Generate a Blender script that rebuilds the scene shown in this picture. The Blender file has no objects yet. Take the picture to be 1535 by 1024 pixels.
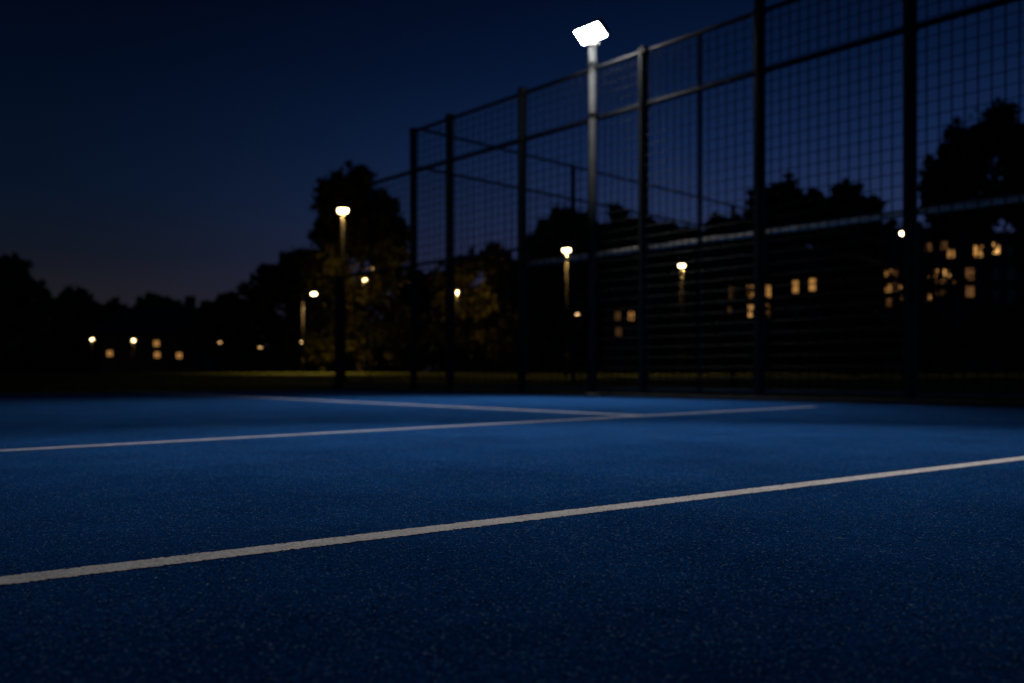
import bpy, bmesh, math, random
import numpy as np
from mathutils import Vector, Matrix

R = random.Random(7)
NR = np.random.default_rng(11)
sc = bpy.context.scene
C = sc.collection

# ------------------------------------------------------------------ camera model
F, CX, HZ, H = 1376.0, 767.5, 560.0, 0.28        # focal (px of the 1535 wide frame), centre, horizon row, camera height


def G(px, py, z=0.0):
    """point of the court plane seen at a pixel"""
    Y = (H - z) * F / (py - HZ)
    return Vector(((px - CX) / F * Y, Y, z))


def at(px, py, Y):
    return Vector(((px - CX) / F * Y, Y, H + (HZ - py) / F * Y))


def sstep(a, b, x):
    t = np.clip((x - a) / (b - a), 0, 1)
    return t * t * (3 - 2 * t)


def gz(x, y):
    r = np.hypot(x, y)
    return -0.02 + 0.36 * sstep(17, 46, r) + 0.05 * np.sin(x * .11) * sstep(30, 80, r)


# ------------------------------------------------------------------ materials
def mat(name):
    m = bpy.data.materials.new(name)
    m.use_nodes = True
    nt = m.node_tree
    b = nt.nodes['Principled BSDF']
    return m, nt, b


def node(nt, t, **kw):
    n = nt.nodes.new(t)
    for k, v in kw.items():
        setattr(n, k, v)
    return n


def simple(name, col, rough=.5, metal=0., noise=18., var=.25, bump=0., bscale=60., spec=.5):
    m, nt, b = mat(name)
    L = nt.links.new
    tc = node(nt, 'ShaderNodeTexCoord')
    nz = node(nt, 'ShaderNodeTexNoise')
    nz.inputs['Scale'].default_value = noise
    nz.inputs['Detail'].default_value = 5
    L(tc.outputs['Object'], nz.inputs['Vector'])
    rp = node(nt, 'ShaderNodeValToRGB')
    rp.color_ramp.elements[0].position = .3
    rp.color_ramp.elements[1].position = .7
    rp.color_ramp.elements[0].color = (*[c * (1 - var) for c in col], 1)
    rp.color_ramp.elements[1].color = (*[c * (1 + var) for c in col], 1)
    L(nz.outputs['Fac'], rp.inputs['Fac'])
    L(rp.outputs['Color'], b.inputs['Base Color'])
    b.inputs['Roughness'].default_value = rough
    b.inputs['Metallic'].default_value = metal
    b.inputs['Specular IOR Level'].default_value = spec
    if bump:
        n2 = node(nt, 'ShaderNodeTexNoise')
        n2.inputs['Scale'].default_value = bscale
        n2.inputs['Detail'].default_value = 4
        L(tc.outputs['Object'], n2.inputs['Vector'])
        bp = node(nt, 'ShaderNodeBump')
        bp.inputs['Strength'].default_value = bump
        bp.inputs['Distance'].default_value = .02
        L(n2.outputs['Fac'], bp.inputs['Height'])
        L(bp.outputs['Normal'], b.inputs['Normal'])
    return m


def emit(name, col, s, base=(.8, .8, .8)):
    m, nt, b = mat(name)
    b.inputs['Base Color'].default_value = (*base, 1)
    b.inputs['Emission Color'].default_value = (*col, 1)
    b.inputs['Emission Strength'].default_value = s
    b.inputs['Roughness'].default_value = .4
    return m


def grain_nodes(nt, scale):
    """cells of about one millimetre sand: returns (distance, cell random colour)"""
    tc = node(nt, 'ShaderNodeTexCoord')
    v = node(nt, 'ShaderNodeTexVoronoi')
    v.inputs['Scale'].default_value = scale
    v.inputs['Randomness'].default_value = 1
    nt.links.new(tc.outputs['Object'], v.inputs['Vector'])
    return tc, v


def court_material():
    m, nt, b = mat('blue_acrylic_sand')
    L = nt.links.new
    tc, v = grain_nodes(nt, 440)
    sep = node(nt, 'ShaderNodeSeparateColor')
    L(v.outputs['Color'], sep.inputs['Color'])
    # broad tone of the paint: rolled coats, scuffs
    n1 = node(nt, 'ShaderNodeTexNoise')
    n1.inputs['Scale'].default_value = 2.2
    n1.inputs['Detail'].default_value = 8
    n1.inputs['Roughness'].default_value = .62
    L(tc.outputs['Object'], n1.inputs['Vector'])
    r1 = node(nt, 'ShaderNodeValToRGB')
    e = r1.color_ramp.elements
    e[0].position, e[1].position = .32, .70
    e[0].color = (*COURT_A, 1)
    e[1].color = (*COURT_B, 1)
    L(n1.outputs['Fac'], r1.inputs['Fac'])
    # grain to grain tone
    r2 = node(nt, 'ShaderNodeValToRGB')
    e = r2.color_ramp.elements
    e[0].position, e[1].position = 0, 1
    e[0].color = (.2, .2, .2, 1)
    e[1].color = (1.9, 1.9, 1.9, 1)
    L(sep.outputs['Red'], r2.inputs['Fac'])
    mx = node(nt, 'ShaderNodeMix', data_type='RGBA', blend_type='MULTIPLY')
    mx.inputs['Factor'].default_value = 1
    L(r1.outputs['Color'], mx.inputs[6])
    L(r2.outputs['Color'], mx.inputs[7])
    # glints of the sand painted into the colour as pale grains, one in many
    r3 = node(nt, 'ShaderNodeValToRGB')
    e = r3.color_ramp.elements
    e[0].position, e[1].position = .962, .978
    e[0].color = (0, 0, 0, 1)
    e[1].color = (1, 1, 1, 1)
    L(sep.outputs['Green'], r3.inputs['Fac'])
    m2 = node(nt, 'ShaderNodeMix', data_type='RGBA')
    L(r3.outputs['Color'], m2.inputs['Factor'])
    L(mx.outputs[2], m2.inputs[6])
    m2.inputs[7].default_value = (.17, .24, .32, 1)
    L(m2.outputs[2], b.inputs['Base Color'])
    rr = node(nt, 'ShaderNodeMapRange')
    rr.inputs['To Min'].default_value = .6
    rr.inputs['To Max'].default_value = .95
    L(sep.outputs['Blue'], rr.inputs['Value'])
    L(rr.outputs['Result'], b.inputs['Roughness'])
    b.inputs['Specular IOR Level'].default_value = .0
    bp = node(nt, 'ShaderNodeBump')
    bp.inputs['Strength'].default_value = .8
    bp.inputs['Distance'].default_value = .0016
    bp.invert = True
    L(v.outputs['Distance'], bp.inputs['Height'])
    L(bp.outputs['Normal'], b.inputs['Normal'])
    return m


def line_material(name, col, wear):
    m, nt, b = mat(name)
    L = nt.links.new
    tc, v = grain_nodes(nt, 300)
    n1 = node(nt, 'ShaderNodeTexNoise')
    n1.inputs['Scale'].default_value = 9
    n1.inputs['Detail'].default_value = 9
    n1.inputs['Roughness'].default_value = .7
    L(tc.outputs['Object'], n1.inputs['Vector'])
    r1 = node(nt, 'ShaderNodeValToRGB')
    e = r1.color_ramp.elements
    e[0].position, e[1].position = .3, .62
    e[0].color = (*[c * wear for c in col], 1)
    e[1].color = (*col, 1)
    L(n1.outputs['Fac'], r1.inputs['Fac'])
    sep = node(nt, 'ShaderNodeSeparateColor')
    L(v.outputs['Color'], sep.inputs['Color'])
    r2 = node(nt, 'ShaderNodeValToRGB')
    e = r2.color_ramp.elements
    e[0].position, e[1].position = 0.0, .35
    e[0].color = (.45, .45, .46, 1)
    e[1].color = (1, 1, 1, 1)
    L(sep.outputs['Red'], r2.inputs['Fac'])
    mx = node(nt, 'ShaderNodeMix', data_type='RGBA', blend_type='MULTIPLY')
    mx.inputs['Factor'].default_value = 1
    L(r1.outputs['Color'], mx.inputs[6])
    L(r2.outputs['Color'], mx.inputs[7])
    L(mx.outputs[2], b.inputs['Base Color'])
    b.inputs['Roughness'].default_value = .75
    b.inputs['Specular IOR Level'].default_value = .0
    bp = node(nt, 'ShaderNodeBump')
    bp.inputs['Strength'].default_value = .6
    bp.inputs['Distance'].default_value = .0014
    bp.invert = True
    L(v.outputs['Distance'], bp.inputs['Height'])
    L(bp.outputs['Normal'], b.inputs['Normal'])
    return m


def leaf_material(name, dark, light):
    m, nt, b = mat(name)
    L = nt.links.new
    tc = node(nt, 'ShaderNodeTexCoord')
    nz = node(nt, 'ShaderNodeTexNoise')
    nz.inputs['Scale'].default_value = 1.3
    nz.inputs['Detail'].default_value = 6
    L(tc.outputs['Object'], nz.inputs['Vector'])
    rp = node(nt, 'ShaderNodeValToRGB')
    rp.color_ramp.elements[0].position = .35
    rp.color_ramp.elements[1].position = .68
    rp.color_ramp.elements[0].color = (*dark, 1)
    rp.color_ramp.elements[1].color = (*light, 1)
    L(nz.outputs['Fac'], rp.inputs['Fac'])
    L(rp.outputs['Color'], b.inputs['Base Color'])
    b.inputs['Roughness'].default_value = .6
    b.inputs['Specular IOR Level'].default_value = .25
    return m


COURT_A = (.0032, .028, .104)
COURT_B = (.0064, .047, .160)
M = {}
M['court'] = court_material()
M['line'] = line_material('white_line_paint', (.66, .645, .63), .78)
M['worn'] = line_material('worn_line_paint', (.43, .47, .54), .7)
M['faint'] = line_material('faded_line_paint', (.035, .08, .17), .6)
M['post'] = simple('anthracite_powder_coat', (.014, .017, .020), .5, .0, 30, .25, .08, 90, .3)
M['wire'] = simple('dark_coated_wire', (.011, .013, .015), .6, .0, 40, .3, spec=.1)
M['galv'] = simple('galvanised_steel', (.20, .20, .20), .55, .2, 14, .3, .05, 60)
M['pale'] = simple('pale_painted_rail', (.80, .72, .62), .6, .0, 9, .3)
M['polem'] = simple('grey_painted_pole', (.022, .024, .026), .7, .0, 10, .25, .05, 50, .1)
M['lamp_pole'] = simple('dark_lamp_pole', (.018, .017, .016), .7, .0, 8, .3, spec=.1)
M['house'] = simple('dark_housing', (.03, .03, .032), .45, .2, 20, .2)
M['conc'] = simple('dark_concrete_kerb', (.03, .03, .032), .9, 0, 25, .4, .4, 120)
M['bark'] = simple('bark', (.055, .042, .032), .9, 0, 6, .5, .8, 14)
M['soil'] = None
M['brick'] = simple('dark_brick', (.07, .045, .035), .9, 0, 3, .3, .3, 30)
M['render'] = simple('grey_render', (.06, .058, .055), .9, 0, 2, .25, .2, 20)
M['tile'] = simple('roof_tile', (.06, .05, .05), .8, 0, 4, .35, .3, 15)
M['wframe'] = simple('window_frame', (.10, .095, .09), .6, 0, 10, .2)
M['darkglass'] = simple('unlit_glass', (.02, .022, .025), .08, 0, 2, .2)
M['flood'] = emit('floodlight_lens', (1, .985, .96), 140)
M['warm'] = emit('warm_lamp_lens', (1, .70, .36), 22)
M['warmdim'] = emit('dim_warm_lamp_lens', (1, .60, .25), 9)
M['amber'] = emit('small_amber_lens', (1, .55, .2), 3.0)
M['leaf'] = leaf_material('dark_green_leaves', (.018, .032, .010), (.05, .075, .022))
M['leaf2'] = leaf_material('olive_leaves', (.045, .045, .008), (.14, .12, .018))
M['needle'] = leaf_material('blue_green_needles', (.014, .028, .014), (.035, .06, .026))
M['winA'] = emit('lit_window_bright', (1, .50, .14), 1.3)
M['winB'] = emit('lit_window_mid', (1, .46, .11), .6)
M['winC'] = emit('lit_window_dim', (1, .44, .10), .14)


def grass_material():
    m, nt, b = mat('grass_sward')
    L = nt.links.new
    tc = node(nt, 'ShaderNodeTexCoord')
    n1 = node(nt, 'ShaderNodeTexNoise')
    n1.inputs['Scale'].default_value = .5
    n1.inputs['Detail'].default_value = 8
    L(tc.outputs['Object'], n1.inputs['Vector'])
    r = node(nt, 'ShaderNodeValToRGB')
    e = r.color_ramp.elements
    e[0].position, e[1].position = .3, .7
    e[0].color = (.045, .062, .009, 1)
    e[1].color = (.095, .125, .014, 1)
    L(n1.outputs['Fac'], r.inputs['Fac'])
    L(r.outputs['Color'], b.inputs['Base Color'])
    b.inputs['Roughness'].default_value = .9
    b.inputs['Specular IOR Level'].default_value = .1
    n2 = node(nt, 'ShaderNodeTexNoise')
    n2.inputs['Scale'].default_value = 25
    L(tc.outputs['Object'], n2.inputs['Vector'])
    bp = node(nt, 'ShaderNodeBump')
    bp.inputs['Distance'].default_value = .05
    L(n2.outputs['Fac'], bp.inputs['Height'])
    L(bp.outputs['Normal'], b.inputs['Normal'])
    return m


M['grass'] = grass_material()


# ------------------------------------------------------------------ object helpers
def mesh_obj(name, bm, m, parent=None, smooth=False):
    me = bpy.data.meshes.new(name)
    bmesh.ops.recalc_face_normals(bm, faces=bm.faces)
    bm.to_mesh(me)
    bm.free()
    me.materials.append(m)
    if smooth:
        me.polygons.foreach_set('use_smooth', [True] * len(me.polygons))
    o = bpy.data.objects.new(name, me)
    C.objects.link(o)
    o.parent = parent
    return o


def raw_obj(name, verts, faces, m, parent=None):
    """numpy verts (n,3) and faces (k,4) or (k,3)"""
    me = bpy.data.meshes.new(name)
    n, k, w = len(verts), len(faces), faces.shape[1]
    me.vertices.add(n)
    me.vertices.foreach_set('co', np.asarray(verts, dtype=np.float32).ravel())
    me.loops.add(k * w)
    me.loops.foreach_set('vertex_index', np.asarray(faces, dtype=np.int32).ravel())
    me.polygons.add(k)
    me.polygons.foreach_set('loop_start', np.arange(0, k * w, w, dtype=np.int32))
    me.update(calc_edges=True)
    me.validate()
    me.materials.append(m)
    o = bpy.data.objects.new(name, me)
    C.objects.link(o)
    o.parent = parent
    return o


def tag(o, label=None, cat=None, group=None, kind=None):
    if label: o['label'] = label
    if cat: o['category'] = cat
    if group: o['group'] = group
    if kind: o['kind'] = kind
    return o


def empty(name, loc, rz=0.0):
    o = bpy.data.objects.new(name, None)
    o.empty_display_size = .2
    C.objects.link(o)
    o.location = loc
    o.rotation_euler = (0, 0, rz)
    return o


def box(bm, c, s, rot=None, bevel=0.0):
    r = bmesh.ops.create_cube(bm, size=1.0)
    vs = r['verts']
    bmesh.ops.scale(bm, vec=s, verts=vs)
    if bevel:
        es = list({e for v in vs for e in v.link_edges})
        rb = bmesh.ops.bevel(bm, geom=es, offset=bevel, segments=2, affect='EDGES', profile=.5)
        vs = list({v for f in rb['faces'] for v in f.verts} | {v for v in vs if v.is_valid})
    if rot is not None:
        bmesh.ops.rotate(bm, cent=(0, 0, 0), matrix=rot, verts=vs)
    bmesh.ops.translate(bm, vec=c, verts=vs)
    return vs


def tube(bm, a, b, r0, r1=None, n=10, caps=True):
    a, b = Vector(a), Vector(b)
    r1 = r0 if r1 is None else r1
    d = (b - a)
    q = d.to_track_quat('Z', 'Y').to_matrix()
    ra, rb = [], []
    for i in range(n):
        w = 2 * math.pi * (i + .5) / n
        p = Vector((math.cos(w), math.sin(w), 0))
        ra.append(bm.verts.new(a + q @ (p * r0)))
        rb.append(bm.verts.new(b + q @ (p * r1)))
    for i in range(n):
        j = (i + 1) % n
        bm.faces.new((ra[i], ra[j], rb[j], rb[i]))
    if caps:
        bm.faces.new(ra[::-1])
        bm.faces.new(rb)


def lathe(bm, prof, n=20, c=(0, 0, 0), sx=1, sy=1):
    rings = []
    for r, z in prof:
        rings.append([bm.verts.new((c[0] + sx * r * math.cos(2 * math.pi * i / n), c[1] + sy * r * math.sin(2 * math.pi * i / n), c[2] + z)) for i in range(n)])
    for a, b in zip(rings, rings[1:]):
        for i in range(n):
            j = (i + 1) % n
            bm.faces.new((a[i], a[j], b[j], b[i]))
    bm.faces.new(rings[0][::-1])
    bm.faces.new(rings[-1])


def copy_tree(o, parent=None):
    c = o.copy()
    C.objects.link(c)
    c.parent = parent
    for ch in list(o.children):
        copy_tree(ch, c)
    return c


# ------------------------------------------------------------------ court frame
VPL = -430.0
U = Vector(((VPL - CX) / F, 1, 0)).normalized()      # along the side fence, away from the camera
A = -U                                               # along the fence, towards the right of the picture
V = Vector((-A.y, A.x, 0))                           # outwards, through the fence
FZ = math.atan2(A.y, A.x)
P0 = G(1000, 597)


def tf(px):
    """distance along the fence line (from P0) seen at column px"""
    k = (px - CX) / F
    return (k * P0.y - P0.x) / (A.x - k * A.y)


# ------------------------------------------------------------------ ground
def build_ground():
    nr, na = 70, 128
    rs = np.concatenate([[0.0], np.geomspace(3, 2600, nr)])
    vs = [(0, 0, -.02)]
    for r in rs[1:]:
        for i in range(na):
            w = 2 * math.pi * i / na
            x, y = r * math.cos(w), r * math.sin(w)
            vs.append((x, y, float(gz(x, y))))
    bm = bmesh.new()
    bv = [bm.verts.new(v) for v in vs]
    for i in range(na):
        bm.faces.new((bv[0], bv[1 + i], bv[1 + (i + 1) % na]))
    for k in range(nr - 1):
        for i in range(na):
            j = (i + 1) % na
            bm.faces.new((bv[1 + k * na + i], bv[1 + (k + 1) * na + i], bv[1 + (k + 1) * na + j], bv[1 + k * na + j]))
    o = mesh_obj('ground', bm, M['grass'], smooth=True)
    tag(o, 'dark grass ground behind the blue court', 'ground', kind='structure')


build_ground()

# court slab: right edge along the fence, far edge square to it through the low end post
TC = tf(507) - .10                                   # corner
TN = tf(1365) + 14
inner = -.075                                        # court stops just short of the fence, at the kerb


def fp(t, w, z=0.0):
    p = P0 + A * t + V * w
    return Vector((p.x, p.y, z))


def build_court():
    bm = bmesh.new()
    q = [fp(TC, inner), fp(TN, inner), fp(TN, -24), fp(TC, -24)]
    top = [bm.verts.new((p.x, p.y, 0)) for p in q]
    bot = [bm.verts.new((p.x, p.y, -.06)) for p in q]
    bm.faces.new(top)
    bm.faces.new(bot)
    for i in range(4):
        j = (i + 1) % 4
        bm.faces.new((top[i], top[j], bot[j], bot[i]))
    return mesh_obj('court_surface', bm, M['court'])


court = build_court()
tag(court, 'blue sand textured sports court surface with white painted lines', 'court', kind='structure')


def ragged_line(a, b, w, m, label, z=.0012, step=None, amp=.0020):
    """painted strip whose edges follow the grain of the surface"""
    a, b = Vector(a), Vector(b)
    d = (b - a)
    ln = d.length
    d.normalize()
    nrm = Vector((-d.y, d.x, 0))
    step = step or .004
    n = max(2, int(ln / step))
    bm = bmesh.new()
    prev = None
    for i in range(n + 1):
        p = a + d * (ln * i / n)
        l = p + nrm * (w / 2 + R.gauss(0, amp))
        r = p - nrm * (w / 2 + R.gauss(0, amp))
        cur = (bm.verts.new((l.x, l.y, z)), bm.verts.new((r.x, r.y, z)))
        if prev:
            bm.faces.new((prev[0], prev[1], cur[1], cur[0]))
        prev = cur
    o = mesh_obj('painted_line', bm, m, court)
    tag(o, label)
    return o


def ext(p, q, a, b):
    d = (q - p).normalized()
    return p - d * a, q + d * b


a, b = ext(G(0, 872), G(1535, 687), 1.6, .0)
d = (b - a).normalized()
ragged_line(a, a + d * 15, .058, M['line'], 'bright white line nearest the camera')
a, b = G(0, 676), G(1222, 609.5)
a, b = ext(a, b, 4, 0)
ragged_line(a, b, .062, M['worn'], 'greyish white middle line ending near the fence', step=.012)
c0, c1 = G(205, 587.4), G(972, 624.0)
ragged_line(c0, c1, .105, M['worn'], 'thin worn line running away from the middle line', step=.03, z=.0022)
a, b = ext(G(0, 604.5), G(390, 597.5), 3, 0)
ragged_line(a, b, .085, M['faint'], 'very faint faded line across the far left of the court', step=.03, z=.001)

# kerb along the fence and the far end
bm = bmesh.new()
box(bm, fp((TC + TN) / 2, -.010, .002), (TN - TC, .125, .085), Matrix.Rotation(FZ, 3, 'Z'), .006)
kerb = mesh_obj('kerb', bm, M['conc'])
tag(kerb, 'dark concrete kerb under the mesh fence', 'kerb', kind='structure')

# ------------------------------------------------------------------ fences
KZ = .045                                            # kerb top


def post_mesh(w, d, z0, z1):
    bm = bmesh.new()
    box(bm, (0, 0, (z0 + z1) / 2), (w, d, z1 - z0), None, .006)
    # face flange and clamping strip along the profile
    box(bm, (0, -d / 2 - .007, (z0 + z1) / 2), (w * .34, .012, z1 - z0 - .06), None, .002)
    # foot plate
    box(bm, (0, 0, z0 + .006), (w * 1.7, d * 1.3, .012), None, .002)
    return bm


def mesh_bm(x0, x1, z0, z1, sx, sz, y, r=.0046):
    bm = bmesh.new()
    n = max(2, round((x1 - x0) / sx))
    for i in range(n + 1):
        x = x0 + (x1 - x0) * i / n
        tube(bm, (x, y, z0), (x, y, z1), r * 1.45, n=5, caps=False)
    n = max(2, round((z1 - z0) / sz))
    for i in range(n + 1):
        z = z0 + (z1 - z0) * i / n
        tube(bm, (x0, y - r * 2.2, z), (x1, y - r * 2.2, z), r, n=5, caps=False)
    return bm


ZT, ZM, ZL, ZB = 4.02, 3.40, 1.947, 1.75


def side_fence():
    root = empty('mesh_fence', (P0.x, P0.y, 0), FZ)
    tag(root, 'tall dark mesh fence with pale rail along the near side of the court', 'fence')
    t = {p: tf(p) for p in (507, 556, 620, 674, 783, 898, 965, 1050, 1139, 1365)}
    tall = [(620, ZT + .03), (674, ZT + .05), (783, ZT + .06), (965, ZT + .03), (1139, 4.75), (1365, 4.75)]
    xs_extra = [t[1365] + 1.75, t[1365] + 3.6, t[1365] + 5.4]
    for p, z in tall:
        o = mesh_obj('post', post_mesh(.090, .085, KZ, z), M['post'], root)
        o.location.x = t[p]
        bm = bmesh.new()
        box(bm, (0, 0, 0), (.106, .098, .016), None, .004)
        c = mesh_obj('post_cap', bm, M['post'], o)
        c.location = (0, 0, z + .009)
    for x in xs_extra:
        o = mesh_obj('post', post_mesh(.090, .085, KZ, 4.75), M['post'], root)
        o.location.x = x
    o = mesh_obj('post', post_mesh(.105, .09, KZ, ZL + .03), M['post'], root)
    o.location.x = t[507]
    tag(o, 'short end post that stops at the lower rail')
    o = mesh_obj('post', post_mesh(.032, .04, KZ, ZT), M['post'], root)
    o.location.x = t[1050]
    tag(o, 'thin intermediate post')
    bm = bmesh.new()
    tube(bm, (t[556], 0, ZL), (t[556], 0, ZM), .018)
    mesh_obj('end_bar', bm, M['post'], root)
    xe = xs_extra[-1]
    bm = bmesh.new(); tube(bm, (t[620], 0, ZT), (xe, 0, ZT), .026, n=12)
    mesh_obj('top_rail', bm, M['post'], root, True)
    bm = bmesh.new(); tube(bm, (t[556] - .02, 0, ZM), (xe, 0, ZM), .030, n=12)
    mesh_obj('middle_rail', bm, M['post'], root, True)
    bm = bmesh.new(); tube(bm, (t[507], 0, ZL), (t[783], 0, ZL), .022, n=12)
    mesh_obj('lower_rail', bm, M['post'], root, True)
    # pale flat rail bolted to the outside of the posts
    bm = bmesh.new()
    tube(bm, (t[783] - .05, .085, ZB), (xe + .05, .085, ZB), .036, n=14)
    o = mesh_obj('pale_rail', bm, M['pale'], root, True)
    tag(o, 'pale grey rail along the outside of the posts')
    bm = bmesh.new()
    box(bm, ((t[507] + xe) / 2, .02, .095), (xe - t[507], .03, .03), None, .004)
    mesh_obj('bottom_rail', bm, M['galv'], root)
    # rail brackets
    for p, z in tall:
        for zz in (ZM, min(ZT, z - .03)):
            bm = bmesh.new()
            box(bm, (t[p], 0, zz), (.126, .075, .075), None, .006)
            mesh_obj('rail_bracket', bm, M['post'], root)
    # wire panels, one per bay, in two tiers
    xs = [t[620], t[674], t[783], t[898], t[965], t[1050], t[1139], t[1365]] + xs_extra
    for x0, x1 in zip(xs, xs[1:]):
        e0, e1 = x0 + .05, x1 - .05
        if abs(x0 - t[1050]) < 1e-6 or abs(x0 - t[898]) < 1e-6: e0 = x0 + .02
        if abs(x1 - t[1050]) < 1e-6 or abs(x1 - t[898]) < 1e-6: e1 = x1 - .02
        for z0, z1 in ((.115, ZM - .02), (ZM + .03, ZT - .02)):
            mesh_obj('wire_panel', mesh_bm(e0, e1, z0, z1, .108 if x0 >= t[898] - .01 else .135, .116, -.031), M['wire'], root, True)
    for z0, z1, x0, x1 in ((.115, ZL - .02, t[507] + .055, t[556] - .01), (.115, ZM - .02, t[556] + .01, t[620] - .05)):
        mesh_obj('wire_panel', mesh_bm(x0, x1, z0, z1, .130, .118, -.031), M['wire'], root, True)
    return t


TP = side_fence()


def far_fence():
    base = P0 + A * TP[620] + V * .05
    d = Vector(((2127 - CX) / F, 1, 0)).normalized()
    ang = math.atan2(d.y, d.x)
    root = empty('mesh_fence', (base.x, base.y, -.02), ang)
    tag(root, 'slimmer mesh fence running back across the grass from the corner post', 'fence')

    def td(px):
        k = (px - CX) / F
        return (k * base.y - base.x) / (d.x - k * d.y)
    xe = td(1420)
    xs = [td(859), td(1098), td(1280), xe]
    for x in xs:
        p = base + d * x
        bm = post_mesh(.06, .07, -.05 + float(gz(p.x, p.y)), 4.10)
        o = mesh_obj('post', bm, M['post'], root)
        o.location.x = x
    for nm, z, r in (('top_rail', 4.10, .022), ('middle_rail', 3.50, .022)):
        bm = bmesh.new(); tube(bm, (.06, 0, z), (xe, 0, z), r, n=10)
        mesh_obj(nm, bm, M['post'], root, True)
    xx = [.06] + xs
    for x0, x1 in zip(xx, xx[1:]):
        mesh_obj('wire_panel', mesh_bm(x0 + .04, x1 - .04, .12, 3.48, .11, .12, -.02, .003), M['wire'], root, True)


far_fence()

# ------------------------------------------------------------------ floodlight
SPOT_W, SPOT_ANG, SPOT_FLAT, WIDE_W = 3700.0, 46.0, .34, 1200.0


def floodlight():
    w = -.115
    base = fp(TP[898], w, 0)
    root = empty('floodlight', base, FZ)
    tag(root, 'tall grey pole with one glaring white square floodlight beside the fence', 'floodlight')
    bm = bmesh.new()
    tube(bm, (0, 0, .0), (0, 0, 4.27), .054, .047, n=20)
    lathe(bm, [(.105, .0), (.105, .018), (.062, .05)], 20)
    mesh_obj('pole', bm, M['polem'], root, True)
    for z in (ZM, ZT):
        bm = bmesh.new()
        tube(bm, (0, 0, z - .03), (0, 0, z + .03), .064, n=20)
        box(bm, (0, .085, z), (.05, .075, .04), None, .004)
        mesh_obj('clamp', bm, M['post'], root, False)
    # head: frame tilted about the fence axis, lens looks down into the court
    tilt = math.radians(36)
    hd = empty('head', (0, 0, 0))
    hd.parent = root
    hc = Vector((.055, -.085, 4.375))
    Rx = Matrix.Rotation(-tilt, 3, 'X')              # local -Z looks down and to -Y
    bm = bmesh.new()
    box(bm, (0, 0, .02), (.405, .215, .05), None, .014)
    for i in range(9):                               # cooling fins on the back
        box(bm, (-.18 + i * .045, 0, .065), (.008, .20, .04), None, .0015)
    box(bm, (0, .10, .095), (.10, .06, .03), None, .004)
    bmesh.ops.rotate(bm, cent=(0, 0, 0), matrix=Rx, verts=bm.verts)
    bmesh.ops.translate(bm, vec=hc, verts=bm.verts)
    C.objects.unlink(hd); bpy.data.objects.remove(hd)
    head = mesh_obj('head', bm, M['house'], root)
    bm = bmesh.new()
    box(bm, (0, 0, -.013), (.38, .19, .014), None, .006)
    bmesh.ops.rotate(bm, cent=(0, 0, 0), matrix=Rx, verts=bm.verts)
    bmesh.ops.translate(bm, vec=hc, verts=bm.verts)
    mesh_obj('lens', bm, M['flood'], head)
    bm = bmesh.new()
    box(bm, (0, 0, 4.28), (.13, .12, .05), None, .006)
    tube(bm, (-.05, 0, 4.29), (-.05, .08, 4.43), .012)
    tube(bm, (.05, 0, 4.29), (.05, .08, 4.43), .012)
    mesh_obj('bracket', bm, M['galv'], root)
    # two beams out of the same lens: the wide flood and the narrow throw
    wi = bpy.data.lights.new('floodlight_wide_beam', 'SPOT')
    wi.energy = WIDE_W
    wi.color = (1, .985, .97)
    wi.spot_size = math.radians(99)
    wi.spot_blend = 1.0
    wi.shadow_soft_size = .09
    wo = bpy.data.objects.new('floodlight_wide_beam', wi)
    C.objects.link(wo)
    wp = Matrix.Rotation(FZ, 3, 'Z') @ (hc + Rx @ Vector((0, 0, -.075))) + base
    wo.location = wp
    wo.rotation_euler = Vector((-.27, -.58, -.77)).to_track_quat('-Z', 'Y').to_euler()
    li = bpy.data.lights.new('floodlight_beam', 'SPOT')
    li.energy = SPOT_W
    li.color = (1, .985, .97)
    li.spot_size = math.radians(SPOT_ANG)
    li.spot_blend = 1.0
    li.shadow_soft_size = .08
    lo = bpy.data.objects.new('floodlight_beam', li)
    C.objects.link(lo)
    lp = Matrix.Rotation(FZ, 3, 'Z') @ (hc + Rx @ Vector((0, 0, -.06))) + base
    lo.location = lp
    aim = Vector((.50, 3.6, 0)) - lp
    lo.scale = (1, SPOT_FLAT, 1)                     # wide, shallow beam of a sports floodlight
    lo.rotation_euler = aim.to_track_quat('-Z', 'Y').to_euler()


floodlight()

# ------------------------------------------------------------------ street lamps
def lamp_proto(kind, h=4.6):
    """kind: 'top' a post-top lamp, 'arm' a lamp on a short side arm; lens centre is at height h"""
    root = empty('street_lamp', (0, 0, 0))
    off = 0.0 if kind == 'top' else .62
    bm = bmesh.new()
    tube(bm, (0, 0, -.05), (0, 0, h + .03 if kind == 'top' else h + .05), .062, .04, n=14)
    lathe(bm, [(.09, -.03), (.09, .75), (.065, .82)], 14)
    mesh_obj('pole', bm, M['lamp_pole'], root, True)
    if kind == 'arm':
        bm = bmesh.new()
        tube(bm, (0, 0, h - .02), (off * .55, 0, h + .09), .028)
        tube(bm, (off * .55, 0, h + .09), (off - .1, 0, h + .11), .028)
        mesh_obj('arm', bm, M['lamp_pole'], root)
    bm = bmesh.new()
    lathe(bm, [(.170, .06), (.178, .085), (.15, .115), (.07, .14)], 24, (off, 0, h), 1.0, .62)
    head = mesh_obj('head', bm, M['house'], root, True)
    bm = bmesh.new()
    lathe(bm, [(.04, -.045), (.08, -.038), (.108, -.018), (.118, .015), (.118, .058)], 24, (off, 0, h), 1.15, .7)
    mesh_obj('lens', bm, M['warm'], head, True)
    return root, off


PROTO = {k: lamp_proto(k) for k in ('top', 'arm')}
used = {'top': 0, 'arm': 0}


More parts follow.
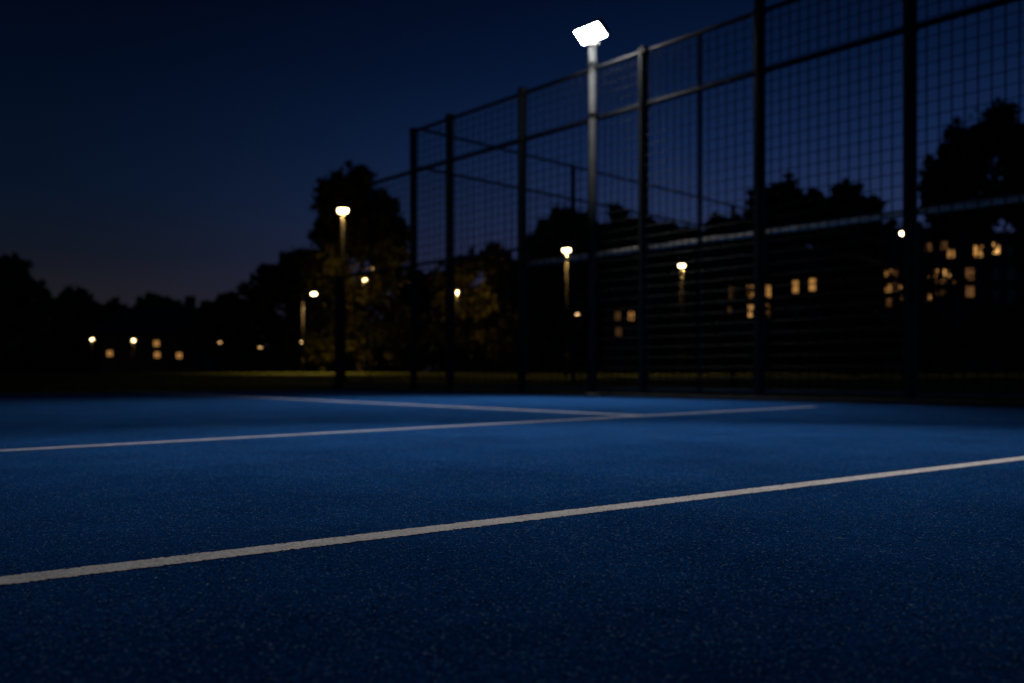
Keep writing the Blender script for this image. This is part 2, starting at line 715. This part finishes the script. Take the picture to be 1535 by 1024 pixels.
def street_lamp(px, py, Y, label, kind='top', power=0, lens=None, rz=None, hs=1.0, down=False, group='warm street lamps in the park'):
    proto, off = PROTO[kind]
    o = proto if not used[kind] else copy_tree(proto)
    used[kind] = 1
    p = at(px, py, Y)
    z0 = float(gz(p.x, p.y))
    rz = 0.0 if rz is None else rz
    o.location = (p.x - off * math.cos(rz), p.y - off * math.sin(rz), z0)
    o.rotation_euler.z = rz
    s = (p.z - z0) / 4.6
    o.scale = (hs * min(1.15, max(.8, s)), hs * min(1.15, max(.8, s)), s)
    tag(o, label, 'street lamp', group)
    if lens:
        for ch in o.children:
            for g in ch.children:
                g.data = g.data.copy()
                g.data.materials[0] = M[lens]
    if power:
        li = bpy.data.lights.new('street_lamp_bulb', 'SPOT' if down else 'POINT')
        if down:
            li.spot_size, li.spot_blend = math.radians(144), .7
        li.energy = power
        li.color = (1, .61, .2)
        li.shadow_soft_size = .03
        lo = bpy.data.objects.new('street_lamp_bulb', li)
        C.objects.link(lo)
        lo.location = (p.x, p.y - .02, p.z - .09 * s)
    return o


street_lamp(514, 317, 25, 'tallest lit street lamp, in front of the big dark tree left of the fence', power=260)
street_lamp(849, 376, 33, 'lit street lamp behind the fence just left of the floodlight pole', power=1800, down=True)
street_lamp(1022, 399, 37, 'lit street lamp behind the fence between the thin post and the floodlight pole', power=1100, down=True)
street_lamp(475, 441, 40, 'lit street lamp on a short side arm left of the big tree', 'arm', power=900, down=True)
street_lamp(1356, 351, 32, 'lit street lamp half hidden by the rightmost fence post', power=1300, down=True)
street_lamp(685, 438, 49, 'small amber lamp low against the bushes behind the second bay of the fence', lens='amber', power=190, hs=.55)
street_lamp(200, 510.5, 66, 'brighter of the two distant white lamps under the far left trees', power=60)
street_lamp(138, 509, 69, 'distant lamp left of the brightest far lamp under the left trees', power=30)
street_lamp(453.5, 513, 53, 'small distant lamp low beside the pole of the arm lamp', lens='warmdim')
street_lamp(329.5, 513.5, 68, 'dim distant lamp alone under the trees midway along the far left', lens='amber')
street_lamp(390, 521, 54, 'faintest distant lamp under the dark trees left of the arm lamp', lens='amber')
street_lamp(547, 420, 42, 'small amber lamp shining through the lower branches of the big tree', lens='warmdim', hs=.55, power=130)
street_lamp(556, 403.5, 41, 'upper small amber lamp glimmering inside the big tree', lens='amber', hs=.55)
street_lamp(866, 472, 60, 'low amber lamp close behind the pole of the lamp left of the floodlight', lens='warmdim', power=0)


# ------------------------------------------------------------------ trees
def leaves(cent, rad, n, size, rng, squash=.85):
    """n leaf faces spread through the shells of the given lobes"""
    cent = np.asarray(cent); rad = np.asarray(rad)
    wgt = rad ** 1.6
    idx = rng.choice(len(cent), size=n, p=wgt / wgt.sum())
    d = rng.normal(size=(n, 3)); d /= np.linalg.norm(d, axis=1)[:, None]
    rr = rad[idx] * (1 - .75 * rng.random(n) ** 1.6) * (1 + .30 * rng.normal(size=n).clip(-1.5, 1.5))
    p = cent[idx] + d * rr[:, None] * np.array([1, 1, squash])
    a = rng.normal(size=(n, 3)); a[:, 2] -= .35
    a /= np.linalg.norm(a, axis=1)[:, None]
    b = np.cross(a, rng.normal(size=(n, 3))); b /= np.linalg.norm(b, axis=1)[:, None]
    s = size * (.6 + .8 * rng.random(n))[:, None]
    v = np.stack([p - a * s, p + b * s * .48, p + a * s, p - b * s * .48], axis=1).reshape(-1, 3)
    f = np.arange(n * 4).reshape(-1, 4)
    return v, f


def tree(px, Y, top, bottom, halfw, label, kind='broad', m='leaf', seed=1, lobes=None, n=7000, size=None, cat='tree', name='broadleaf_tree', group=None, trunk_r=None):
    rng = np.random.default_rng(seed)
    k = Y / F
    base = at(px, HZ, Y)
    z0 = float(gz(base.x, base.y))
    zt = H + (HZ - top) * k
    zb = H + (HZ - bottom) * k
    W = halfw * k
    root = empty(name, (base.x, base.y, z0))
    tag(root, label, cat, group)
    cent, rad = [], []
    if lobes:
        for lx, ly, lr in lobes:
            c0 = np.array([(lx - px) * k, rng.uniform(-.5, .5) * W, H + (HZ - ly) * k - z0])
            r = lr * k
            cent.append(c0); rad.append(r * .8)
            for _ in range(7):
                d = rng.normal(size=3); d /= np.linalg.norm(d)
                cent.append(c0 + d * r * .78 * np.array([1, 1, .95])); rad.append(r * rng.uniform(.22, .42))
    elif kind == 'broad':
        zc, hz = (zt + zb) / 2 - z0, (zt - zb) / 2
        cent.append(np.array([0, 0, zc])); rad.append(min(W, hz) * .7)
        for _ in range(46):
            d = rng.normal(size=3); d /= np.linalg.norm(d)
            q = rng.uniform(.5, .95)
            fl = 1.0 - .25 * max(0, d[2])
            cent.append(np.array([d[0] * W * q * fl, d[1] * W * q * fl, zc + d[2] * hz * q]))
            rad.append(W * rng.uniform(.16, .32))
    else:                                            # conifer: whorls that narrow to a spire
        hz = zt - zb
        lv = 13
        for i in range(lv):
            s = i / (lv - 1)
            ringr = W * (1 - s) ** .8 * (1 + .25 * rng.normal())
            for q in range(max(2, int(7 * (1 - s)) + 1)):
                w = rng.uniform(0, 6.28)
                cent.append(np.array([math.cos(w) * ringr * .62, math.sin(w) * ringr * .62, zb - z0 + hz * (.03 + .95 * s) + rng.normal() * hz * .02]))
                rad.append(max(W * .12, ringr * .42))
    cent = np.array(cent); rad = np.array(rad)
    # sprays that stick out of the lobes
    big = rng.integers(0, len(cent), 320)
    dd = rng.normal(size=(320, 3)); dd[:, 2] += .35
    dd /= np.linalg.norm(dd, axis=1)[:, None]
    q = rng.uniform(.85, 1.6, 320)
    sc_, sr = cent[big] + dd * (rad[big] * q)[:, None], np.minimum(rad[big] * .3, W * rng.uniform(.03, .09, 320))
    cent = np.concatenate([cent, sc_]); rad = np.concatenate([rad, sr])
    size = size or max(.10, .0062 * Y)
    v, f = leaves(cent, rad, n, size, rng)
    v[:, 2] = np.maximum(v[:, 2], .05)
    raw_obj('crown', v, f, M[m], root)
    # trunk with limbs reaching into the lobes
    bm = bmesh.new()
    tr = trunk_r or max(.09, (zt - z0) * .017)
    topz = (zt - z0) * .72
    steps = 6
    pts = [Vector((0, 0, -.15))]
    for i in range(1, steps + 1):
        pts.append(Vector((rng.normal() * tr * .5, rng.normal() * tr * .5, topz * i / steps)))
    for i in range(steps):
        tube(bm, pts[i], pts[i + 1], tr * (1.15 - .9 * i / steps), tr * (1.15 - .9 * (i + 1) / steps), 8, False)
    order = rng.permutation(len(cent))[:14]
    for j in order:
        c = Vector(cent[j])
        s = max(.25, min(.95, (c.z - .2 * W) / topz)) if topz > 0 else .5
        i = min(steps - 1, int(s * .8 * steps))
        st = pts[i].lerp(pts[i + 1], .5)
        mid = st.lerp(c, .5) + Vector((0, 0, .06 * W))
        tube(bm, st, mid, tr * .32, tr * .2, 6, False)
        tube(bm, mid, c, tr * .2, tr * .06, 6, False)
    mesh_obj('trunk', bm, M['bark'], root, True)
    return root


GT = 'dark trees around the park'
tree(540, 45, 253, 545, 72, 'largest tree on the left, behind the tallest street lamp', seed=3, n=26000, m='leaf2', size=.18, group=GT,
     lobes=[(515, 290, 34), (548, 300, 36), (500, 312, 30), (530, 318, 42), (562, 335, 36), (600, 362, 22), (478, 352, 20), (466, 430, 26), (497, 285, 20), (578, 318, 24), (590, 345, 22), (598, 388, 18), (520, 345, 46), (560, 360, 42), (545, 275, 22), (508, 272, 15),
            (500, 400, 42), (570, 420, 40), (530, 440, 50), (500, 470, 44), (580, 480, 36), (545, 505, 46), (483, 330, 18), (486, 520, 30), (596, 520, 26)])
tree(430, 58, 368, 545, 52, 'tall two peaked dark tree directly left of the arm street lamp', seed=5, n=10000, size=.24, group=GT,
     lobes=[(437, 388, 20), (452, 410, 26), (405, 412, 22), (390, 440, 26), (430, 440, 36), (455, 470, 34), (400, 490, 36), (440, 515, 34), (472, 395, 18), (470, 520, 24)])
tree(337, 74, 440, 545, 40, 'round low dark tree left of the two peaked tree', seed=8, n=5000, group=GT)
tree(235, 86, 446, 545, 54, 'wide rounded dark tree above the brightest far lamp', seed=9, n=6000, group=GT)
tree(112, 80, 440, 545, 46, 'flat topped dark tree right of the one at the left edge', seed=12, n=6000, group=GT)
tree(8, 62, 398, 548, 62, 'dark tree cut off by the left edge of the view', seed=14, n=8000, group=GT)
tree(-90, 66, 420, 548, 60, 'dark tree standing past the left edge tree', seed=15, n=5000, group=GT)
tree(702, 52, 388, 548, 62, 'olive leaved tree behind the fence bays left of the floodlight', seed=21, n=11000, m='leaf2', size=.2, group=GT,
     lobes=[(665, 420, 28), (700, 405, 24), (740, 398, 28), (758, 420, 26), (690, 460, 40), (735, 460, 42), (660, 480, 34), (700, 510, 40), (750, 510, 36), (640, 520, 24)])
tree(848, 62, 303, 545, 56, 'domed dark tree behind the lamp left of the floodlight pole', m='needle', seed=23, n=11000, group=GT,
     lobes=[(848, 325, 17), (826, 346, 20), (870, 340, 21), (806, 366, 18), (848, 372, 40), (888, 358, 24), (830, 425, 42), (872, 430, 42), (850, 495, 46)])
tree(800, 70, 362, 545, 36, 'shorter dark tree on the left flank of the domed tree', m='needle', seed=24, n=6000, group=GT)
tree(930, 66, 298, 545, 48, 'bushy dark tree right behind the floodlight pole', seed=25, n=9000, group=GT)
tree(1008, 70, 316, 545, 50, 'dark tree behind the lamp between the thin post and floodlight pole', seed=27, n=9000, group=GT)
tree(1100, 84, 292, 545, 50, 'dark tree just left of the taller fence post', seed=29, n=9000, group=GT)
tree(1190, 86, 262, 545, 62, 'tall rounded tree above the paired lit windows', seed=31, n=11000, group=GT,
     lobes=[(1188, 290, 30), (1160, 305, 28), (1215, 305, 26), (1190, 330, 40), (1150, 345, 34), (1230, 340, 30), (1190, 400, 50), (1150, 430, 40), (1230, 440, 40), (1190, 490, 50)])
tree(1272, 82, 272, 545, 44, 'forked dark tree left of the rightmost fence post', seed=33, n=9000, group=GT,
     lobes=[(1270, 292, 20), (1250, 320, 26), (1300, 312, 14), (1285, 330, 26), (1265, 360, 40), (1300, 390, 34), (1270, 430, 44), (1280, 490, 46)])
tree(1480, 60, 155, 340, 92, 'largest tree on the right, towering behind the rightmost fence post', seed=35, n=17000, size=.26, group=GT,
     lobes=[(1485, 185, 32), (1450, 205, 26), (1512, 205, 28), (1430, 235, 22), (1475, 245, 52), (1525, 245, 40), (1440, 285, 36), (1500, 300, 50), (1405, 260, 16), (1450, 325, 28), (1492, 318, 24), (1535, 318, 22), (1540, 200, 24)])
tree(1398, 64, 238, 420, 28, 'small lobed dark tree tucked under the left side of the largest right tree', seed=37, n=5000, size=.22, group=GT,
     lobes=[(1398, 258, 20), (1388, 285, 16), (1415, 290, 22), (1400, 312, 20), (1410, 335, 20)])
tree(1590, 58, 170, 540, 80, 'dark tree just past the right edge of the view', seed=39, n=9000, group=GT)

tree(165, 90, 458, 545, 36, 'low dark tree filling the dip above the leftmost far lamp', seed=41, n=5000, group=GT)
tree(292, 92, 466, 545, 34, 'lowest dark tree in the dip left of the round low tree', seed=42, n=5000, group=GT)
tree(50, 92, 425, 545, 46, 'dark tree behind the gap at the far left', seed=43, n=5000, group=GT)
tree(630, 72, 400, 545, 44, 'dark tree behind the corner post of the fence', seed=44, n=6000, group=GT)
tree(765, 76, 368, 545, 44, 'dark tree behind the third tall fence post', seed=45, n=8000, group=GT)
tree(890, 80, 330, 545, 50, 'dark tree filling the gap between the domed tree and bushy tree', seed=46, n=8000, group=GT)
tree(970, 84, 318, 545, 46, 'dark tree just right of the bushy tree', seed=47, n=8000, group=GT)
tree(1052, 88, 322, 545, 46, 'dark tree behind the thin fence post', seed=48, n=8000, group=GT)
tree(1140, 92, 284, 545, 48, 'dark tree directly behind the taller fence post', seed=49, n=8000, group=GT)
tree(1335, 98, 312, 545, 56, 'dark tree behind the left part of the apartment block', seed=50, n=8000, group=GT)
tree(1440, 102, 296, 545, 60, 'dark tree rising behind the roof of the apartment block', seed=53, n=9000, group=GT)
tree(1383, 66, 352, 500, 70, 'thin leaved tree whose branches break up the glowing windows', seed=51, n=2000, size=.2, group=GT)
tree(1120, 62, 425, 530, 56, 'sparse small tree in front of the stacked lit windows', seed=52, n=650, size=.2, group=GT)

# shrubs along the grass
GS = 'dark shrubs along the grass'
SH = [(615, 46, 470, 32, 'olive shrub under the right branches of the big left tree', 'leaf2'),
      (770, 48, 470, 40, 'leafy shrub behind the third tall fence post', 'leaf2'),
      (1045, 50, 492, 34, 'yellowish shrub right of the lamp beside the thin post', 'leaf2'),
      (900, 62, 512, 60, 'low dark shrub behind the floodlight pole', 'leaf'),
      (985, 60, 515, 46, 'low dark shrub between the floodlight pole and thin post', 'leaf'),
      (1130, 60, 500, 60, 'dark shrub under the stacked lit windows', 'leaf'),
      (1250, 58, 470, 70, 'broad dark shrub between the two right fence posts', 'leaf'),
      (1390, 56, 478, 74, 'dark shrub below the lit apartment windows', 'leaf'),
      (1520, 54, 455, 70, 'tall dark shrub at the right edge of the fence', 'leaf')]
for i, (px, Y, tp, hw, lab, m) in enumerate(SH):
    tree(px, Y, tp, 562, hw, lab, m=m, seed=60 + i, n=4500, size=.15, cat='shrub', name='shrub', group=GS, trunk_r=.06)

# far wood closing the horizon
rng = np.random.default_rng(5)
cs, rs_ = [], []
for _ in range(420):
    Y = rng.uniform(140, 185)
    px = rng.uniform(-250, 1800)
    h = rng.uniform(5, 8.3) + (3.5 if px > 620 else 0)
    p = at(px, HZ, Y)
    for zz in (h * .08, h * .36, h * .68):
        cs.append((p.x + rng.normal(), p.y + rng.normal(), zz)); rs_.append(h * rng.uniform(.30, .42))
v, f = leaves(cs, rs_, 52000, .75, rng)
v[:, 2] = np.maximum(v[:, 2], .3)
wood = raw_obj('far_wood', v, f, M['leaf'])
tag(wood, 'far dark wood closing the horizon behind the park', 'wood', kind='stuff')

# short grass blades between fence and trees
nb = 42000
rr = rng.uniform(9.5, 34, nb)
px = rng.uniform(-150, 1750, nb)
x = (px - CX) / F * rr
y = rr
w_ = (x - P0.x) * V.x + (y - P0.y) * V.y
t_ = (x - P0.x) * A.x + (y - P0.y) * A.y
ok = (w_ > .12) | (t_ < TC - .08)
x, y = x[ok], y[ok]
n = len(x)
hgt = rng.uniform(.03, .085, n)
ang = rng.uniform(0, 6.28, n)
z = gz(x, y)
wd = .006
a0 = np.stack([x - np.cos(ang) * wd, y - np.sin(ang) * wd, z - .01], 1)
a1 = np.stack([x + np.cos(ang) * wd, y + np.sin(ang) * wd, z - .01], 1)
a2 = np.stack([x + rng.normal(size=n) * .02, y + rng.normal(size=n) * .02, z + hgt], 1)
v = np.stack([a0, a1, a2], 1).reshape(-1, 3)
g = raw_obj('grass', v, np.arange(3 * n).reshape(-1, 3), M['grass'])
tag(g, 'short grass on the lawn behind the fence', 'grass', kind='stuff')


# ------------------------------------------------------------------ buildings
def window_meshes(w, h, bars):
    bm = bmesh.new()
    box(bm, (0, 0, 0), (w, .03, h))
    pane = bpy.data.meshes.new('pane'); bm.to_mesh(pane); bm.free()
    bm = bmesh.new()
    t = .07
    for s in (-1, 1):
        box(bm, (s * (w / 2 + t / 2), -.02, 0), (t, .10, h + 2 * t))
        box(bm, (0, -.02, s * (h / 2 + t / 2)), (w, .10, t))
    for i in range(bars[0]):
        box(bm, (-w / 2 + w * (i + 1) / (bars[0] + 1), -.035, 0), (.05, .05, h - .004))
    for i in range(bars[1]):
        box(bm, (0, -.042, -h / 2 + h * (i + 1) / (bars[1] + 1)), (w - .004, .05, .045))
    frame = bpy.data.meshes.new('frame'); bm.to_mesh(frame); bm.free()
    frame.materials.append(M['wframe'])
    bm = bmesh.new()
    box(bm, (0, -.06, -h / 2 - t - .035), (w + .3, .22, .07))
    sill = bpy.data.meshes.new('sill'); bm.to_mesh(sill); bm.free()
    sill.materials.append(M['wframe'])
    return pane, frame, sill


def building(px0, px1, top, Y, label, wins, wall='render', depth=9, roof='gable', wsize=(.9, 1.5), bars=(1, 1)):
    """a block whose front faces the court; wins: (px, py, brightness letter or '-' for an unlit one)"""
    k = Y / F
    cx = (px0 + px1) / 2
    c = at(cx, HZ, Y)
    z0 = float(gz(c.x, c.y)) - .1
    W = (px1 - px0) * k
    Hh = H + (HZ - top) * k - z0
    root = empty('house' if roof == 'gable' else 'apartment_block', (c.x, c.y, z0))
    tag(root, label, 'building')
    bm = bmesh.new()
    box(bm, (0, depth / 2, Hh / 2), (W, depth, Hh))
    mesh_obj('wall', bm, M[wall], root)
    bm = bmesh.new()
    if roof == 'gable':
        rh = min(3.0, depth * .28)
        e = .5
        pr = [(-W / 2 - e, -e, Hh), (W / 2 + e, -e, Hh), (W / 2 + e, depth + e, Hh), (-W / 2 - e, depth + e, Hh), (-W / 2 - e, depth / 2, Hh + rh), (W / 2 + e, depth / 2, Hh + rh)]
        vs = [bm.verts.new((a_, b_, c_ + .01)) for a_, b_, c_ in pr]
        for fc in ((0, 1, 5, 4), (2, 3, 4, 5), (0, 4, 3), (1, 2, 5), (3, 2, 1, 0)):
            bm.faces.new([vs[i] for i in fc])
        rf = mesh_obj('roof', bm, M['tile'], root)
        bm = bmesh.new()
        box(bm, (W * .28, depth * .5, Hh + rh + .3), (.7, .7, 1.6))
        mesh_obj('chimney', bm, M['brick'], rf)
    else:
        box(bm, (0, depth / 2, Hh + .13), (W + .5, depth + .5, .25))
        mesh_obj('roof', bm, M['tile'], root)
    bm = bmesh.new()
    box(bm, (-W * .1, -.03, 1.05), (1.0, .08, 2.1))
    dr = mesh_obj('door', bm, M['house'], root)
    bm = bmesh.new()
    box(bm, (-W * .1 + .38, -.10, 1.0), (.04, .07, .14))
    mesh_obj('handle', bm, M['galv'], dr)
    cache = {}
    panes, frame, sill = window_meshes(*wsize, bars)
    pm = {}
    for ltr, mm in (('a', 'winA'), ('b', 'winB'), ('c', 'winC'), ('-', 'darkglass')):
        pm[ltr] = panes.copy()
        pm[ltr].name = 'window'
        pm[ltr].materials.clear()
        pm[ltr].materials.append(M[mm])
    for wx, wy, ltr in wins:
        o = bpy.data.objects.new('window', pm[ltr])
        C.objects.link(o); o.parent = root
        o.location = ((wx - cx) * k, -.018, H + (HZ - wy) * k - z0)
        if ltr != '-':
            o['label'] = {'a': 'brightly lit warm window', 'b': 'warmly lit window', 'c': 'dimly lit window'}[ltr]
        for nm, me in (('frame', frame), ('sill', sill)):
            q = bpy.data.objects.new(nm, me)
            C.objects.link(q); q.parent = o
    return root


building(1078, 1236, 410, 76, 'dark brick house with stacked and paired lit windows behind the taller fence post',
         [(1098, 439, 'c'), (1125, 437, 'b'), (1151, 437, 'b'), (1096, 468, 'c'), (1126.5, 466, 'a'), (1151, 465, 'b'), (1193, 430, 'b'), (1217, 427, 'b'), (1193, 466, '-'), (1217, 466, '-'),
          (1098, 500, '-'), (1126, 500, '-'), (1151, 500, '-'), (1217, 500, '-')], 'brick', wsize=(.52, .95))
building(1318, 1442, 345, 88, 'apartment block with many glowing small windows under the largest right tree',
         [(1331, 410, 'b'), (1353, 411, 'b'), (1331, 432, 'b'), (1353, 427, 'a'), (1333, 453, 'c'), (1354, 449, 'b'), (1392, 371, 'c'), (1414, 368, 'c'), (1425, 381, 'b'), (1403, 410, 'b'), (1403, 426, 'b'), (1403, 444, 'c'), (1342, 411, 'c'), (1342, 430, 'c'), (1391, 420, 'a'), (1419, 409, 'a'),
          (1412, 424, 'b'), (1426, 423, 'b'), (1391, 446, 'b'), (1414, 441, 'c'), (1375, 410, '-'), (1375, 446, '-'), (1333, 480, '-'), (1354, 480, '-'), (1391, 480, '-'), (1414, 480, '-')], 'render', roof='flat', wsize=(.60, .72), bars=(1, 1))
building(1444, 1575, 352, 92, 'apartment block at the right edge with two lit upper windows',
         [(1466, 377, 'b'), (1491, 373, 'a'), (1453, 411, 'c'), (1453, 438, 'c'), (1516, 376, '-'), (1545, 376, '-'), (1491, 411, '-'), (1516, 411, '-'), (1545, 411, '-'), (1491, 445, '-'), (1516, 445, '-'), (1545, 445, '-')],
         'render', roof='flat', wsize=(.85, 1.1))
building(905, 985, 456, 60, 'small house with dim lit windows behind the floodlight pole',
         [(926, 474, 'c'), (946, 474, 'b'), (927, 497, 'c'), (946, 497, '-'), (968, 474, '-')], 'brick', depth=7, wsize=(.30, .5))
building(150, 290, 500, 74, 'low distant house with tiny dim windows under the far left trees',
         [(165, 530, 'b'), (200, 531, 'c'), (235, 515, 'b'), (236, 532, 'b'), (269, 533, 'b'), (269, 515, '-'), (165, 513, '-')], 'render', depth=8, wsize=(.4, .4))

# ------------------------------------------------------------------ sky
world = bpy.data.worlds.new('World')
sc.world = world
world.use_nodes = True
nt = world.node_tree
L = nt.links.new
bg = nt.nodes['Background']
tc = node(nt, 'ShaderNodeTexCoord')
sp = node(nt, 'ShaderNodeSeparateXYZ')
L(tc.outputs['Generated'], sp.inputs['Vector'])


def ramp(stops):
    r = node(nt, 'ShaderNodeValToRGB')
    cr = r.color_ramp
    while len(cr.elements) > 1:
        cr.elements.remove(cr.elements[-1])
    cr.elements[0].position = stops[0][0]; cr.elements[0].color = (*stops[0][1], 1)
    for p, c in stops[1:]:
        e = cr.elements.new(p); e.color = (*c, 1)
    return r


# dusk: faint afterglow low down, navy above; bluer towards the right, where the sun went down
r_right = ramp([(0.0, (.030, .027, .060)), (.10, (.026, .030, .078)), (.165, (.015, .028, .084)), (.235, (.0062, .0180, .066)), (.31, (.0023, .0092, .038)), (.38, (.0010, .0050, .022)), (.7, (.0006, .002, .009))])
r_left = ramp([(0.0, (.019, .013, .014)), (.07, (.0125, .0115, .015)), (.12, (.0054, .0080, .0155)), (.18, (.0024, .0068, .0190)), (.28, (.0009, .0040, .0145)), (.38, (.0003, .0016, .0065)), (.7, (.0003, .001, .004))])
L(sp.outputs['Z'], r_right.inputs['Fac'])
L(sp.outputs['Z'], r_left.inputs['Fac'])
dt = node(nt, 'ShaderNodeVectorMath', operation='DOT_PRODUCT')
L(tc.outputs['Generated'], dt.inputs[0])
az = math.radians(90)
dt.inputs[1].default_value = (math.sin(az), math.cos(az), 0)
mr = node(nt, 'ShaderNodeMapRange', interpolation_type='SMOOTHSTEP')
mr.inputs['From Min'].default_value = -.50
mr.inputs['From Max'].default_value = .24
L(dt.outputs['Value'], mr.inputs['Value'])
mx = node(nt, 'ShaderNodeMix', data_type='RGBA')
L(mr.outputs['Result'], mx.inputs['Factor'])
L(r_left.outputs['Color'], mx.inputs[6])
L(r_right.outputs['Color'], mx.inputs[7])
L(mx.outputs[2], bg.inputs['Color'])
bg.inputs['Strength'].default_value = 1.0

# ------------------------------------------------------------------ camera
cam = bpy.data.cameras.new('camera')
co = bpy.data.objects.new('camera', cam)
C.objects.link(co)
co.location = (0, 0, H)
co.rotation_euler = (math.radians(90), 0, 0)
cam.sensor_width = 36
cam.lens = 36 * F / 1535
cam.shift_y = (HZ - 512) / 1535
cam.clip_start = .02
cam.clip_end = 6000
cam.dof.use_dof = True
cam.dof.focus_distance = 1.62
cam.dof.aperture_fstop = 3.2
cam.dof.aperture_blades = 0
sc.camera = co

sc.view_settings.view_transform = 'Standard'
sc.view_settings.look = 'None'
sc.view_settings.exposure = 0
sc.view_settings.gamma = 1
sc.render.engine = 'CYCLES'
sc.cycles.max_bounces = 5
sc.cycles.diffuse_bounces = 2
sc.cycles.glossy_bounces = 2
sc.cycles.sample_clamp_indirect = 3
sc.cycles.sample_clamp_direct = 0
sc.cycles.use_denoising = True
sc.cycles.use_light_tree = True
